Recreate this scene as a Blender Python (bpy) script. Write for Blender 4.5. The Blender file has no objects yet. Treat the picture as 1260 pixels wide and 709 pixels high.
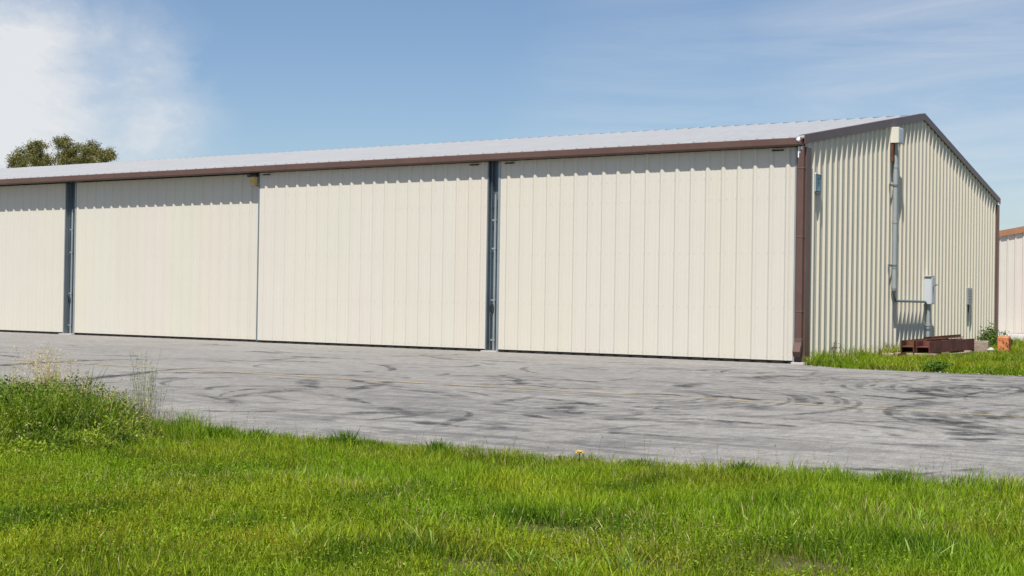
import bpy, bmesh, math, random
import numpy as np
from mathutils import Vector, Matrix

SC = bpy.context.scene
COL = SC.collection
random.seed(7)
RNG = np.random.default_rng(11)
R = math.radians

# ------------------------------------------------------------------ camera
cd = bpy.data.cameras.new('camera')
cam = bpy.data.objects.new('camera', cd); COL.objects.link(cam)
cr = Vector((0.84913549, 0.52794611, 0.01555051))
cu = Vector((-0.00863403, -0.01556331, 0.99984161))
cw = Vector((-0.52810451, 0.84913526, 0.00865706))
CAM = Vector((8.33863, -22.62568, 1.04776))
cam.matrix_world = Matrix(((cr.x, cu.x, -cw.x, CAM.x), (cr.y, cu.y, -cw.y, CAM.y), (cr.z, cu.z, -cw.z, CAM.z), (0, 0, 0, 1)))
cd.sensor_width = 36.0
cd.lens = 36.0 * 1655.73 / 1260.0
cd.clip_start = 0.05
cd.clip_end = 12000
SC.camera = cam

# ------------------------------------------------------------------ light
SUN_EL, SUN_PHI = R(61.0), R(13.5)
SUN_DIR = Vector((math.sin(SUN_PHI) * math.cos(SUN_EL), -math.cos(SUN_PHI) * math.cos(SUN_EL), math.sin(SUN_EL)))
sl = bpy.data.lights.new('sun', 'SUN')
sl.energy = 4.2
sl.angle = R(0.53)
sl.color = (1.0, 0.955, 0.89)
so = bpy.data.objects.new('sun', sl); COL.objects.link(so)
so.rotation_euler = (-SUN_DIR).to_track_quat('-Z', 'Y').to_euler()

W = bpy.data.worlds.new('World'); SC.world = W
W.use_nodes = True
wt = W.node_tree; wt.nodes.clear()


def N(t, typ, **kw):
    n = t.nodes.new(typ)
    for k, v in kw.items():
        if k == 'ins':
            for i, x in v.items(): n.inputs[i].default_value = x
        else: setattr(n, k, v)
    return n


def L(t, a, ao, b, bi): t.links.new(a.outputs[ao], b.inputs[bi])


def math_n(t, op, a, b=None, clamp=False):
    n = t.nodes.new('ShaderNodeMath'); n.operation = op; n.use_clamp = clamp
    for i, v in enumerate((a, b)):
        if v is None: continue
        if isinstance(v, (int, float)): n.inputs[i].default_value = v
        else: t.links.new(v, n.inputs[i])
    return n.outputs[0]


def ramp(t, src, stops):
    n = t.nodes.new('ShaderNodeValToRGB')
    e = n.color_ramp.elements
    while len(e) < len(stops): e.new(0.5)
    for i, (p, c) in enumerate(stops):
        e[i].position = p
        e[i].color = (c, c, c, 1) if isinstance(c, (int, float)) else (*c, 1)
    t.links.new(src, n.inputs[0])
    return n


def mix_c(t, fac, a, b, typ='MIX'):
    n = t.nodes.new('ShaderNodeMix'); n.data_type = 'RGBA'; n.blend_type = typ
    for i, v in ((0, fac), (6, a), (7, b)):
        if isinstance(v, (int, float)): n.inputs[i].default_value = v
        elif isinstance(v, tuple): n.inputs[i].default_value = (*v, 1)
        else: t.links.new(v, n.inputs[i])
    return n.outputs[2]


SKY_STRENGTH = 0.066
sky = N(wt, 'ShaderNodeTexSky', sky_type='NISHITA')
sky.sun_disc = False
sky.sun_elevation = SUN_EL
sky.sun_rotation = R(180 - 13.5)
sky.air_density = 1.0; sky.dust_density = 0.6; sky.ozone_density = 1.6
tc = N(wt, 'ShaderNodeTexCoord')


def dirmask(d, inner, outer):
    """1 inside the angle inner (deg) from direction d, falling to 0 at outer"""
    v = N(wt, 'ShaderNodeVectorMath', operation='DOT_PRODUCT')
    L(wt, tc, 'Generated', v, 0); v.inputs[1].default_value = Vector(d).normalized()
    m = N(wt, 'ShaderNodeMapRange', interpolation_type='SMOOTHSTEP')
    wt.links.new(v.outputs['Value'], m.inputs[0])
    m.inputs[1].default_value = math.cos(R(outer)); m.inputs[2].default_value = math.cos(R(inner))
    return m.outputs[0]


def cloud_noise(scale, stretch, rough, dist, loc=(0, 0, 0), detail=9):
    mp = N(wt, 'ShaderNodeMapping'); L(wt, tc, 'Generated', mp, 0)
    mp.inputs['Scale'].default_value = stretch; mp.inputs['Location'].default_value = loc
    n = N(wt, 'ShaderNodeTexNoise', ins={'Scale': scale, 'Detail': detail, 'Roughness': rough, 'Distortion': dist})
    L(wt, mp, 0, n, 'Vector')
    return n.outputs['Fac']


puff = cloud_noise(12.0, (1, 1, 1.5), 0.63, 0.25, (0.3, 0.1, 0.0))
puff2 = cloud_noise(3.0, (1, 1, 2.0), 0.6, 0.6, (1.3, 2.1, 0.0))
m1 = math_n(wt, 'MAXIMUM', dirmask((-0.797, 0.588, 0.140), 0.2, 7.0), math_n(wt, 'MULTIPLY', dirmask((-0.748, 0.650, 0.130), 0.1, 6.4), 0.58))
c1 = math_n(wt, 'ADD', m1, math_n(wt, 'MULTIPLY', math_n(wt, 'SUBTRACT', puff, 0.5), 1.7))
c1 = math_n(wt, 'MULTIPLY', ramp(wt, c1, [(0.06, 0.0), (0.55, 0.40), (1.08, 0.97)]).outputs[0], ramp(wt, m1, [(0.0, 0.0), (0.5, 1.0)]).outputs[0])
cir = cloud_noise(4.0, (1.0, 0.6, 9.0), 0.62, 0.7, (0.2, 0.6, 0.1))
m2 = math_n(wt, 'MAXIMUM', dirmask((-0.215, 0.957, 0.165), 2.0, 13.0), math_n(wt, 'MULTIPLY', dirmask((-0.42, 0.90, 0.135), 1.0, 8.0), 0.55))
c2 = math_n(wt, 'MULTIPLY', ramp(wt, cir, [(0.28, 0.0), (0.68, 0.38), (0.95, 0.5)]).outputs[0], m2)
gen = math_n(wt, 'MULTIPLY', ramp(wt, puff2, [(0.55, 0.0), (0.8, 0.45)]).outputs[0], 0.35)
cl = math_n(wt, 'MAXIMUM', math_n(wt, 'MAXIMUM', c1, c2), gen, clamp=True)
CLOUD = 0.50 / SKY_STRENGTH
skyc = mix_c(wt, cl, mix_c(wt, 1.0, sky.outputs[0], (0.915, 0.972, 1.055), 'MULTIPLY'), (CLOUD * 0.98, CLOUD, CLOUD * 1.03))
bg = N(wt, 'ShaderNodeBackground'); bg.inputs['Strength'].default_value = SKY_STRENGTH
wt.links.new(skyc, bg.inputs['Color'])
wo = N(wt, 'ShaderNodeOutputWorld'); L(wt, bg, 0, wo, 0)

SC.view_settings.view_transform = 'Standard'
SC.view_settings.look = 'None'
SC.view_settings.gamma = 1.0
SC.view_settings.use_curve_mapping = False
SC.view_settings.exposure = 0.68
SC.cycles.max_bounces = 6
SC.cycles.transparent_max_bounces = 24

# ------------------------------------------------------------------ materials


def new_mat(name):
    m = bpy.data.materials.new(name); m.use_nodes = True
    t = m.node_tree
    return m, t, t.nodes['Principled BSDF']


def obj_coord(t, scale=(1, 1, 1)):
    c = N(t, 'ShaderNodeTexCoord'); mp = N(t, 'ShaderNodeMapping')
    L(t, c, 'Object', mp, 0); mp.inputs['Scale'].default_value = scale
    return mp.outputs[0]


def noise(t, vec, scale, detail=5, rough=0.55, dist=0.0):
    n = N(t, 'ShaderNodeTexNoise', ins={'Scale': scale, 'Detail': detail, 'Roughness': rough, 'Distortion': dist})
    t.links.new(vec, n.inputs['Vector'])
    return n.outputs['Fac']


def bump(t, b, h, strength, dist=0.01):
    n = N(t, 'ShaderNodeBump'); n.inputs['Strength'].default_value = strength; n.inputs['Distance'].default_value = dist
    t.links.new(h, n.inputs['Height']); L(t, n, 0, b, 'Normal')


def painted(name, col, rough=0.45, var=0.06, dirt=0.0, dirt_col=(0.2, 0.17, 0.13), spec=0.4, panel=False, streak=True, oil=0.0, metal=0.0, sk=0.07):
    m, t, b = new_mat(name)
    v = obj_coord(t)
    n1 = noise(t, v, 1.3, 4)
    c = mix_c(t, ramp(t, n1, [(0.3, 0.0), (0.7, 1.0)]).outputs[0], tuple(x * (1 - var) for x in col), tuple(min(1, x * (1 + var)) for x in col))
    if panel:      # sheets of three ribs each, very slightly different batches of paint
        sx = N(t, 'ShaderNodeSeparateXYZ'); t.links.new(v, sx.inputs[0])
        q = math_n(t, 'FLOOR', math_n(t, 'DIVIDE', math_n(t, 'ADD', sx.outputs[0], sx.outputs[1]), 0.9144))
        wn = N(t, 'ShaderNodeTexWhiteNoise', noise_dimensions='1D'); t.links.new(q, wn.inputs['W'])
        c = mix_c(t, 0.014, c, wn.outputs['Color'], 'OVERLAY')
    if streak:
        v2 = obj_coord(t, (6, 6, 0.35))
        n2 = noise(t, v2, 1.6, 5, 0.6)
        f = ramp(t, n2, [(0.52, 0.0), (0.8, 1.0)]).outputs[0]
        c = mix_c(t, math_n(t, 'MULTIPLY', f, sk + dirt), c, tuple(x * 0.62 for x in col))
    if dirt:
        n3 = noise(t, v, 5, 8, 0.7)
        f = ramp(t, n3, [(0.5, 0.0), (0.72, 1.0)]).outputs[0]
        c = mix_c(t, math_n(t, 'MULTIPLY', f, dirt), c, dirt_col)
    t.links.new(c, b.inputs['Base Color'])
    b.inputs['Roughness'].default_value = rough
    b.inputs['Specular IOR Level'].default_value = spec
    b.inputs['Metallic'].default_value = metal
    if oil:
        no = noise(t, obj_coord(t, (1.4, 1.4, 0.5)), 1.6, 2, 0.4)
        bump(t, b, no, oil, 0.05)
    return m


M = {}
M['door'] = painted('door_paint', (0.560, 0.525, 0.448), 0.5, 0.012, panel=True, oil=0.06, spec=0.3, sk=0.03)
M['wall'] = painted('wall_paint', (0.615, 0.565, 0.452), 0.5, 0.02, panel=True, oil=0.05, spec=0.3)
M['farwall'] = painted('far_wall_paint', (0.52, 0.48, 0.42), 0.5, 0.03, panel=True)
M['brown'] = painted('brown_trim_paint', (0.108, 0.060, 0.048), 0.42, 0.10, dirt=0.12, dirt_col=(0.24, 0.16, 0.12))
M['farbrown'] = painted('tan_trim_paint', (0.30, 0.145, 0.075), 0.5, 0.10)
M['roof'] = painted('galvalume_roof', (0.455, 0.455, 0.448), 0.45, 0.05, metal=0.25, spec=0.5)
M['galv'] = painted('galvanised_steel', (0.33, 0.36, 0.37), 0.42, 0.12, dirt=0.15, metal=0.45)
M['galvdark'] = painted('weathered_galvanised_steel', (0.185, 0.235, 0.26), 0.45, 0.15, dirt=0.15, metal=0.5)
M['greybox'] = painted('grey_enamel', (0.50, 0.53, 0.56), 0.4, 0.04, dirt=0.05)
M['beigebox'] = painted('beige_enamel', (0.62, 0.60, 0.52), 0.45, 0.04)
M['conduit'] = painted('grey_conduit', (0.34, 0.37, 0.37), 0.45, 0.08, dirt=0.1, metal=0.2)
M['dark'] = painted('dark_matt', (0.022, 0.020, 0.018), 0.8, 0.2, streak=False)  # near-black, for the strip under the doors and the roller slots
M['black'] = painted('black_metal', (0.03, 0.03, 0.034), 0.5, 0.1, streak=False)
M['white'] = painted('white_sealant', (0.78, 0.76, 0.73), 0.6, 0.03, streak=False)
M['blue'] = painted('blue_sign_enamel', (0.24, 0.36, 0.42), 0.4, 0.05)
M['darkblue'] = painted('dark_blue_paint', (0.05, 0.09, 0.11), 0.4, 0.05, streak=False)
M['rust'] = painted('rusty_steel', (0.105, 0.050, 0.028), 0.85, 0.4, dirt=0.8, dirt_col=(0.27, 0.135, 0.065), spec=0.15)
M['redox'] = painted('red_oxide_primer', (0.120, 0.042, 0.034), 0.75, 0.25, dirt=0.5, dirt_col=(0.25, 0.12, 0.08), spec=0.2)
M['gravel'] = painted('grey_gravel', (0.24, 0.22, 0.19), 0.95, 0.35, spec=0.1, streak=False)
M['concrete'] = painted('old_concrete', (0.42, 0.40, 0.37), 0.9, 0.10, dirt=0.25, dirt_col=(0.28, 0.26, 0.23), spec=0.1, streak=False)


def m_amber():
    m, t, b = new_mat('amber_glass')
    b.inputs['Base Color'].default_value = (0.62, 0.43, 0.15, 1)
    b.inputs['Roughness'].default_value = 0.25
    b.inputs['Transmission Weight'].default_value = 0.25
    return m


M['amber'] = m_amber()


def m_wood():
    m, t, b = new_mat('weathered_wood')
    v = obj_coord(t, (1.5, 14, 14))
    n = noise(t, v, 2.5, 7, 0.65, 0.4)
    c = ramp(t, n, [(0.3, (0.16, 0.12, 0.09)), (0.55, (0.34, 0.27, 0.21)), (0.8, (0.46, 0.39, 0.32))])
    L(t, c, 0, b, 'Base Color'); b.inputs['Roughness'].default_value = 0.9
    bump(t, b, n, 0.5, 0.01)
    return m


M['wood'] = m_wood()


def m_orange():
    m, t, b = new_mat('flaking_orange_paint')
    v = obj_coord(t)
    n = noise(t, v, 9, 8, 0.7, 0.6)
    c = ramp(t, n, [(0.38, (0.15, 0.05, 0.025)), (0.47, (0.50, 0.16, 0.055)), (0.62, (0.62, 0.24, 0.10)), (0.8, (0.60, 0.33, 0.17))])
    L(t, c, 0, b, 'Base Color'); b.inputs['Roughness'].default_value = 0.75
    bump(t, b, n, 0.4, 0.01)
    return m


M['orange'] = m_orange()
M['cap'] = painted('pale_orange_paint', (0.58, 0.36, 0.22), 0.8, 0.15, dirt=0.2)  # paler orange for the top of the marker post


def m_rock():
    m, t, b = new_mat('pale_stone')
    n = noise(t, obj_coord(t), 14, 6, 0.6)
    c = ramp(t, n, [(0.3, (0.36, 0.34, 0.31)), (0.7, (0.60, 0.58, 0.54))])
    L(t, c, 0, b, 'Base Color'); b.inputs['Roughness'].default_value = 0.9
    bump(t, b, n, 0.5, 0.02)
    return m


M['rock'] = m_rock()


def m_asphalt():
    m, t, b = new_mat('weathered_asphalt')
    v = obj_coord(t)
    base = noise(t, v, 0.22, 5, 0.6)
    c = ramp(t, base, [(0.3, (0.224, 0.213, 0.194)), (0.7, (0.282, 0.269, 0.245))]).outputs[0]
    # scuffs of rubber and sealer, drawn out along the line of traffic
    s1 = noise(t, obj_coord(t, (0.42, 1.25, 1)), 1.25, 9, 0.66, 1.6)
    f1 = ramp(t, s1, [(0.49, 0.0), (0.55, 0.7), (0.64, 1.0)]).outputs[0]
    s2 = noise(t, obj_coord(t, (0.8, 2.6, 1)), 1.5, 9, 0.72, 0.9)
    f2 = ramp(t, s2, [(0.52, 0.0), (0.62, 1.0)]).outputs[0]
    brk = ramp(t, noise(t, v, 0.33, 4, 0.6, 0.6), [(0.34, 0.12), (0.54, 1.0)]).outputs[0]
    sx = N(t, 'ShaderNodeSeparateXYZ'); t.links.new(v, sx.inputs[0])
    grad = N(t, 'ShaderNodeMapRange'); t.links.new(sx.outputs[0], grad.inputs[0])
    grad.inputs[1].default_value = -6.0; grad.inputs[2].default_value = 2.0; grad.inputs[3].default_value = 0.22; grad.inputs[4].default_value = 1.0
    f = math_n(t, 'MULTIPLY', math_n(t, 'MAXIMUM', math_n(t, 'MULTIPLY', f1, 0.66), math_n(t, 'MULTIPLY', f2, 0.55)), math_n(t, 'MULTIPLY', brk, grad.outputs[0]))
    c = mix_c(t, f, c, (0.070, 0.070, 0.071))
    # pale worn drifts
    pl = ramp(t, noise(t, obj_coord(t, (0.3, 0.8, 1)), 0.8, 6, 0.65, 1.0), [(0.55, 0.0), (0.75, 1.0)]).outputs[0]
    c = mix_c(t, math_n(t, 'MULTIPLY', pl, 0.30), c, (0.32, 0.315, 0.305))
    # aggregate
    g = noise(t, v, 60, 3, 0.8)
    c = mix_c(t, ramp(t, g, [(0.35, 0.0), (0.65, 1.0)]).outputs[0], mix_c(t, 1.0, c, (0.66, 0.66, 0.66), 'MULTIPLY'), mix_c(t, 1.0, c, (1.26, 1.26, 1.26), 'MULTIPLY'))
    g2 = noise(t, obj_coord(t, (1.0, 0.45, 1)), 9, 6, 0.8)
    c = mix_c(t, ramp(t, g2, [(0.4, 0.0), (0.66, 1.0)]).outputs[0], mix_c(t, 1.0, c, (0.77, 0.77, 0.77), 'MULTIPLY'), mix_c(t, 1.0, c, (1.17, 1.17, 1.17), 'MULTIPLY'))
    t.links.new(c, b.inputs['Base Color'])
    b.inputs['Roughness'].default_value = 0.85
    b.inputs['Specular IOR Level'].default_value = 0.25
    bump(t, b, g, 0.35, 0.006)
    return m


M['asphalt'] = m_asphalt()


def m_worn(name, col, lo, hi, scale, amount):
    """thin paint or rubber on the asphalt, worn through in places"""
    m, t, b = new_mat(name)
    v = obj_coord(t)
    n = noise(t, v, scale, 7, 0.7, 0.3)
    a = ramp(t, n, [(lo, 0.0), (hi, 1.0)]).outputs[0]
    at = N(t, 'ShaderNodeAttribute', attribute_name='fade')
    a = math_n(t, 'MULTIPLY', math_n(t, 'MULTIPLY', a, amount), at.outputs['Fac'])
    b.inputs['Base Color'].default_value = (*col, 1); b.inputs['Roughness'].default_value = 0.85
    b.inputs['Specular IOR Level'].default_value = 0.2
    t.links.new(a, b.inputs['Alpha'])
    return m


M['yellow'] = m_worn('worn_yellow_paint', (0.42, 0.31, 0.13), 0.30, 0.62, 5.0, 0.80)
M['tyre'] = m_worn('tyre_rubber_on_asphalt', (0.055, 0.055, 0.057), 0.40, 0.58, 4.5, 0.78)


def m_soil():
    m, t, b = new_mat('soil_and_thatch')
    v = obj_coord(t)
    n = noise(t, v, 6, 8, 0.7)
    c = ramp(t, n, [(0.3, (0.035, 0.042, 0.012)), (0.5, (0.075, 0.075, 0.024)), (0.68, (0.13, 0.105, 0.055)), (0.85, (0.22, 0.18, 0.11))])
    L(t, c, 0, b, 'Base Color'); b.inputs['Roughness'].default_value = 0.95
    b.inputs['Specular IOR Level'].default_value = 0.1
    bump(t, b, n, 0.8, 0.03)
    return m


M['soil'] = m_soil()


def m_leaf(name, translucent=0.35, rough=0.5):
    m, t, b = new_mat(name)
    at = N(t, 'ShaderNodeAttribute', attribute_name='tint')
    L(t, at, 'Color', b, 'Base Color')
    b.inputs['Roughness'].default_value = rough
    b.inputs['Specular IOR Level'].default_value = 0.12
    tr = N(t, 'ShaderNodeBsdfTranslucent')
    hs = N(t, 'ShaderNodeHueSaturation', ins={'Saturation': 1.15, 'Value': 1.25}); L(t, at, 'Color', hs, 'Color'); L(t, hs, 0, tr, 'Color')
    mx = N(t, 'ShaderNodeMixShader'); mx.inputs[0].default_value = translucent
    L(t, b, 0, mx, 1); L(t, tr, 0, mx, 2)
    L(t, mx, 0, t.nodes['Material Output'], 'Surface')
    return m


M['blade'] = m_leaf('grass_blade', 0.4, 0.45)
M['leaf'] = m_leaf('leaf', 0.3, 0.5)
M['straw'] = m_leaf('dry_straw', 0.35, 0.7)
M['petal'] = painted('yellow_petal', (0.72, 0.52, 0.02), 0.6, 0.1, streak=False)


def m_bark():
    m, t, b = new_mat('bark')
    n = noise(t, obj_coord(t, (6, 6, 1)), 2, 7, 0.7, 0.4)
    c = ramp(t, n, [(0.3, (0.08, 0.06, 0.045)), (0.7, (0.22, 0.18, 0.14))])
    L(t, c, 0, b, 'Base Color'); b.inputs['Roughness'].default_value = 0.95
    bump(t, b, n, 0.8, 0.05)
    return m


M['bark'] = m_bark()

# ------------------------------------------------------------------ builders


class MB:
    def __init__(s): s.v = []; s.f = []

    def add(s, verts, faces):
        o = len(s.v); s.v += [tuple(v) for v in verts]; s.f += [tuple(i + o for i in f) for f in faces]; return s

    def box(s, x0, y0, z0, x1, y1, z1):
        return s.add([(x0, y0, z0), (x1, y0, z0), (x1, y1, z0), (x0, y1, z0), (x0, y0, z1), (x1, y0, z1), (x1, y1, z1), (x0, y1, z1)],
                     [(0, 3, 2, 1), (4, 5, 6, 7), (0, 1, 5, 4), (1, 2, 6, 5), (2, 3, 7, 6), (3, 0, 4, 7)])

    def prism(s, prof, axis, a, b):
        """closed outline prof (2-D, in the plane across axis) swept from a to b along axis"""
        n = len(prof)
        def P(q, k):
            if axis == 'x': return (k, q[0], q[1])
            if axis == 'y': return (q[0], k, q[1])
            return (q[0], q[1], k)
        vs = [P(q, a) for q in prof] + [P(q, b) for q in prof]
        fs = [(i, (i + 1) % n, n + (i + 1) % n, n + i) for i in range(n)] + [tuple(range(n))[::-1], tuple(range(n, 2 * n))]
        return s.add(vs, fs)

    def tube(s, pts, r, seg=12, caps=True):
        pts = [Vector(p) for p in pts]; n = len(pts)
        rs = r if isinstance(r, (list, tuple)) else [r] * n
        ref = Vector((0.31, 0.87, 0.12)).normalized(); vs = []; fs = []
        for i, p in enumerate(pts):
            d = (pts[min(i + 1, n - 1)] - pts[max(i - 1, 0)]).normalized()
            a = d.cross(ref).normalized(); b_ = d.cross(a)
            for k in range(seg):
                t = 2 * math.pi * k / seg
                vs.append(p + (a * math.cos(t) + b_ * math.sin(t)) * rs[i])
        for i in range(n - 1):
            for k in range(seg):
                fs.append((i * seg + k, i * seg + (k + 1) % seg, (i + 1) * seg + (k + 1) % seg, (i + 1) * seg + k))
        if caps: fs += [tuple(range(seg))[::-1], tuple(range((n - 1) * seg, n * seg))]
        return s.add(vs, fs)

    def build(s, name, mat, parent=None, bevel=0.0, smooth=False, origin=None):
        me = bpy.data.meshes.new(name)
        off = Vector((0, 0, 0))
        if parent is not None:
            q = parent
            while q is not None: off += q.location; q = q.parent
        if origin is not None: org = Vector(origin)
        elif parent is None:
            vs = np.array(s.v); org = Vector(((vs[:, 0].min() + vs[:, 0].max()) / 2, (vs[:, 1].min() + vs[:, 1].max()) / 2, vs[:, 2].min()))
        else: org = off.copy()
        me.from_pydata([tuple(Vector(v) - org) for v in s.v], [], s.f)
        me.materials.append(mat); me.validate(); me.update()
        bm = bmesh.new(); bm.from_mesh(me); bmesh.ops.recalc_face_normals(bm, faces=bm.faces); bm.to_mesh(me); bm.free()
        if smooth:
            for p in me.polygons: p.use_smooth = True
        o = bpy.data.objects.new(name, me); COL.objects.link(o)
        o.location = org - off
        if parent is not None: o.parent = parent
        if bevel:
            b = o.modifiers.new('bevel', 'BEVEL'); b.width = bevel; b.segments = 2; b.limit_method = 'ANGLE'
        return o


def tag(o, label=None, cat=None, group=None, kind=None):
    if label: o['label'] = label
    if cat: o['category'] = cat
    if group: o['group'] = group
    if kind: o['kind'] = kind
    return o


def empty(name, loc, label, cat, group=None):
    o = bpy.data.objects.new(name, None); COL.objects.link(o); o.location = loc
    o.empty_display_size = 0.2
    return tag(o, label, cat, group)


RIB = 0.3048


def rib_profile(s0, s1, phase, h=0.034, minor=True, foot=0.046):
    """(s, out) points of a ribbed sheet: trapezoid ribs a foot apart with two small stiffeners between"""
    pts = [(s0, 0.0)]
    k = math.floor((s0 - phase) / RIB) - 1
    raw = []
    while phase + k * RIB < s1 + RIB:
        c = phase + k * RIB
        raw += [(c - foot, 0), (c - 0.019, h), (c + 0.019, h), (c + foot, 0)]
        if minor:
            for q in (0.105, 0.200):
                raw += [(c + q - 0.016, 0), (c + q - 0.008, 0.0026), (c + q + 0.008, 0.0026), (c + q + 0.016, 0)]
        k += 1
    pts += [q for q in raw if s0 + 1e-4 < q[0] < s1 - 1e-4] + [(s1, 0.0)]
    return pts


# ------------------------------------------------------------------ ground


def vnoise(x, y, scale, seed=0):
    x = np.asarray(x, float) / scale; y = np.asarray(y, float) / scale
    tab = np.random.default_rng(seed).random((64, 64))
    xi = np.floor(x).astype(int); yi = np.floor(y).astype(int); fx = x - xi; fy = y - yi
    fx = fx * fx * (3 - 2 * fx); fy = fy * fy * (3 - 2 * fy)
    g = lambda a, b: tab[a % 64, b % 64]
    return (g(xi, yi) * (1 - fx) + g(xi + 1, yi) * fx) * (1 - fy) + (g(xi, yi + 1) * (1 - fx) + g(xi + 1, yi + 1) * fx) * fy


def near_edge(x):
    x = np.asarray(x, float)
    e = np.interp(x, [-60, -5, 0.5, 2.4, 4.0, 5.6, 7.4, 12, 60], [-15.6, -15.3, -15.35, -15.3, -14.95, -14.75, -14.5, -14.2, -12])
    return e + (vnoise(x, x * 0 + 3, 0.7, 5) - 0.5) * 0.28 + (vnoise(x, x * 0 + 9, 0.23, 6) - 0.5) * 0.12


def far_edge(x):
    x = np.asarray(x, float)
    e = np.interp(x, [-60, 0.30, 0.34, 0.6, 1.35, 2.8, 4.1, 9, 60], [0.6, 0.6, -0.28, -0.52, -0.92, -1.06, -1.0, -0.9, 0.5])
    return np.where(x > 0.34, e + (vnoise(x, x * 0 + 1, 0.4, 8) - 0.5) * 0.16, e)


def sheet_xy(name, mat, xs, ya, yb, z, ny=1):
    xs = np.asarray(xs); mb = MB(); vs = []
    A = ya(xs); B = yb(xs)
    for j in range(ny + 1):
        for i, x in enumerate(xs): vs.append((x, A[i] + (B[i] - A[i]) * j / ny, z))
    n = len(xs)
    mb.add(vs, [(j * n + i, j * n + i + 1, (j + 1) * n + i + 1, (j + 1) * n + i) for j in range(ny) for i in range(n - 1)])
    return mb.build(name, mat, origin=(0, 0, 0))


g = MB().add([(-4000, -4000, -0.03), (4000, -4000, -0.03), (4000, 6000, -0.03), (-4000, 6000, -0.03)], [(0, 1, 2, 3)])
tag(g.build('ground', M['soil'], origin=(0, 0, 0)), kind='structure')
xs = np.concatenate([np.arange(-60, -6, 0.5), np.arange(-6, 0.30, 0.06), [0.30, 0.34], np.arange(0.38, 14, 0.06), np.arange(14, 60, 0.5)])
tag(sheet_xy('asphalt', M['asphalt'], xs, near_edge, far_edge, 0.0), kind='structure')
tag(MB().box(-5.0, 18.0, -0.10, 60, 36, -0.012).build('concrete_apron', M['concrete'], origin=(0, 0, 0)), kind='structure')


def ribbon(mb, fades, pts, widths, z, fade=None, k_=1.0):
    """flat strip along pts lying on the asphalt"""
    P = [Vector((x, y, 0)) for x, y in pts]
    # smooth
    Q = []
    for i in range(len(P) - 1):
        p0, p1, p2, p3 = P[max(i - 1, 0)], P[i], P[i + 1], P[min(i + 2, len(P) - 1)]
        for k in range(8):
            t = k / 8
            Q.append(0.5 * ((2 * p1) + (p2 - p0) * t + (2 * p0 - 5 * p1 + 4 * p2 - p3) * t * t + (3 * p1 - p0 - 3 * p2 + p3) * t ** 3))
    Q.append(P[-1]); n = len(Q); vs = []; fs = []
    prof = (-1.0, -0.5, 0.0, 0.5, 1.0); pf = (0.0, 0.85, 1.0, 0.85, 0.0)
    for i, q in enumerate(Q):
        d = (Q[min(i + 1, n - 1)] - Q[max(i - 1, 0)]).normalized(); s = Vector((-d.y, d.x, 0))
        u = i / (n - 1); w = widths * (0.55 + 0.45 * math.sin(math.pi * min(1, u * 1.4 + 0.1)))
        for a, fa in zip(prof, pf):
            c = q + s * a * w * 0.5; vs.append((c.x, c.y, z))
            fades.append(k_ * (fa if fade is None else fade) * min(1, u * 6, (1 - u) * 4))
    for i in range(n - 1):
        for k in range(4): fs.append((i * 5 + k, i * 5 + k + 1, (i + 1) * 5 + k + 1, (i + 1) * 5 + k))
    mb.add(vs, fs)


def set_fade(o, fades):
    a = o.data.attributes.new('fade', 'FLOAT', 'POINT'); a.data.foreach_set('value', fades)


marks = {
    0.34: [[(-7.68, -10.67), (-7.89, -10.24), (-8.2, -9.15), (-8.24, -8.19), (-7.92, -7.14), (-7.19, -6.23)],
           [(-4.3, -12.1), (-4.57, -11.62), (-4.72, -11.31), (-5.07, -10.41), (-5.49, -9.44), (-5.58, -8.75), (-5.2, -8.15)]],
    0.30: [[(-1.23, -10.68), (-1.46, -9.93), (-1.55, -9.38)], [(0.52, -12.43), (0.7, -12.45), (1.04, -12.68)], [(1.6, -13.27), (2.01, -13.49), (2.35, -13.38)],
           [(2.21, -8.57), (2.64, -8.67), (3.1, -9.02)], [(3.64, -5.19), (4.01, -6.27), (4.27, -6.75)], [(4.88, -10.02), (5.3, -10.19), (5.57, -9.91)],
           [(1.4, -9.0), (1.82, -8.75), (2.18, -8.94)], [(3.52, -7.12), (3.97, -7.38), (4.61, -7.75)]],
    0.20: [[(-0.46, -11.64), (-0.12, -11.93), (0.25, -12.14)], [(1.9, -12.02), (2.16, -12.24), (2.4, -12.34)], [(2.27, -10.53), (2.49, -10.6), (2.84, -10.79)],
           [(3.22, -11.51), (3.57, -11.51), (3.92, -11.52)], [(3.2, -13.09), (3.62, -13.07), (4.23, -13.03)], [(-2.08, -7.71), (-1.46, -7.05), (-0.63, -6.7)]],
    0.42: [[(1.92, -11.45), (1.80, -11.1), (1.88, -10.8)], [(1.97, -11.47), (2.19, -11.63), (2.32, -11.63)], [(1.38, -7.47), (1.27, -6.93), (1.22, -6.52)],
           [(1.31, -4.9), (1.28, -4.2), (1.58, -3.77)], [(5.5, -11.35), (5.75, -11.2), (5.95, -10.98)], [(5.7, -11.85), (5.87, -11.67), (6.0, -11.5)]],
}
mb = MB(); fd = []
for w, ls in marks.items():
    for l in ls: ribbon(mb, fd, l, w, 0.004)
rr_ = random.Random(5)
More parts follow.
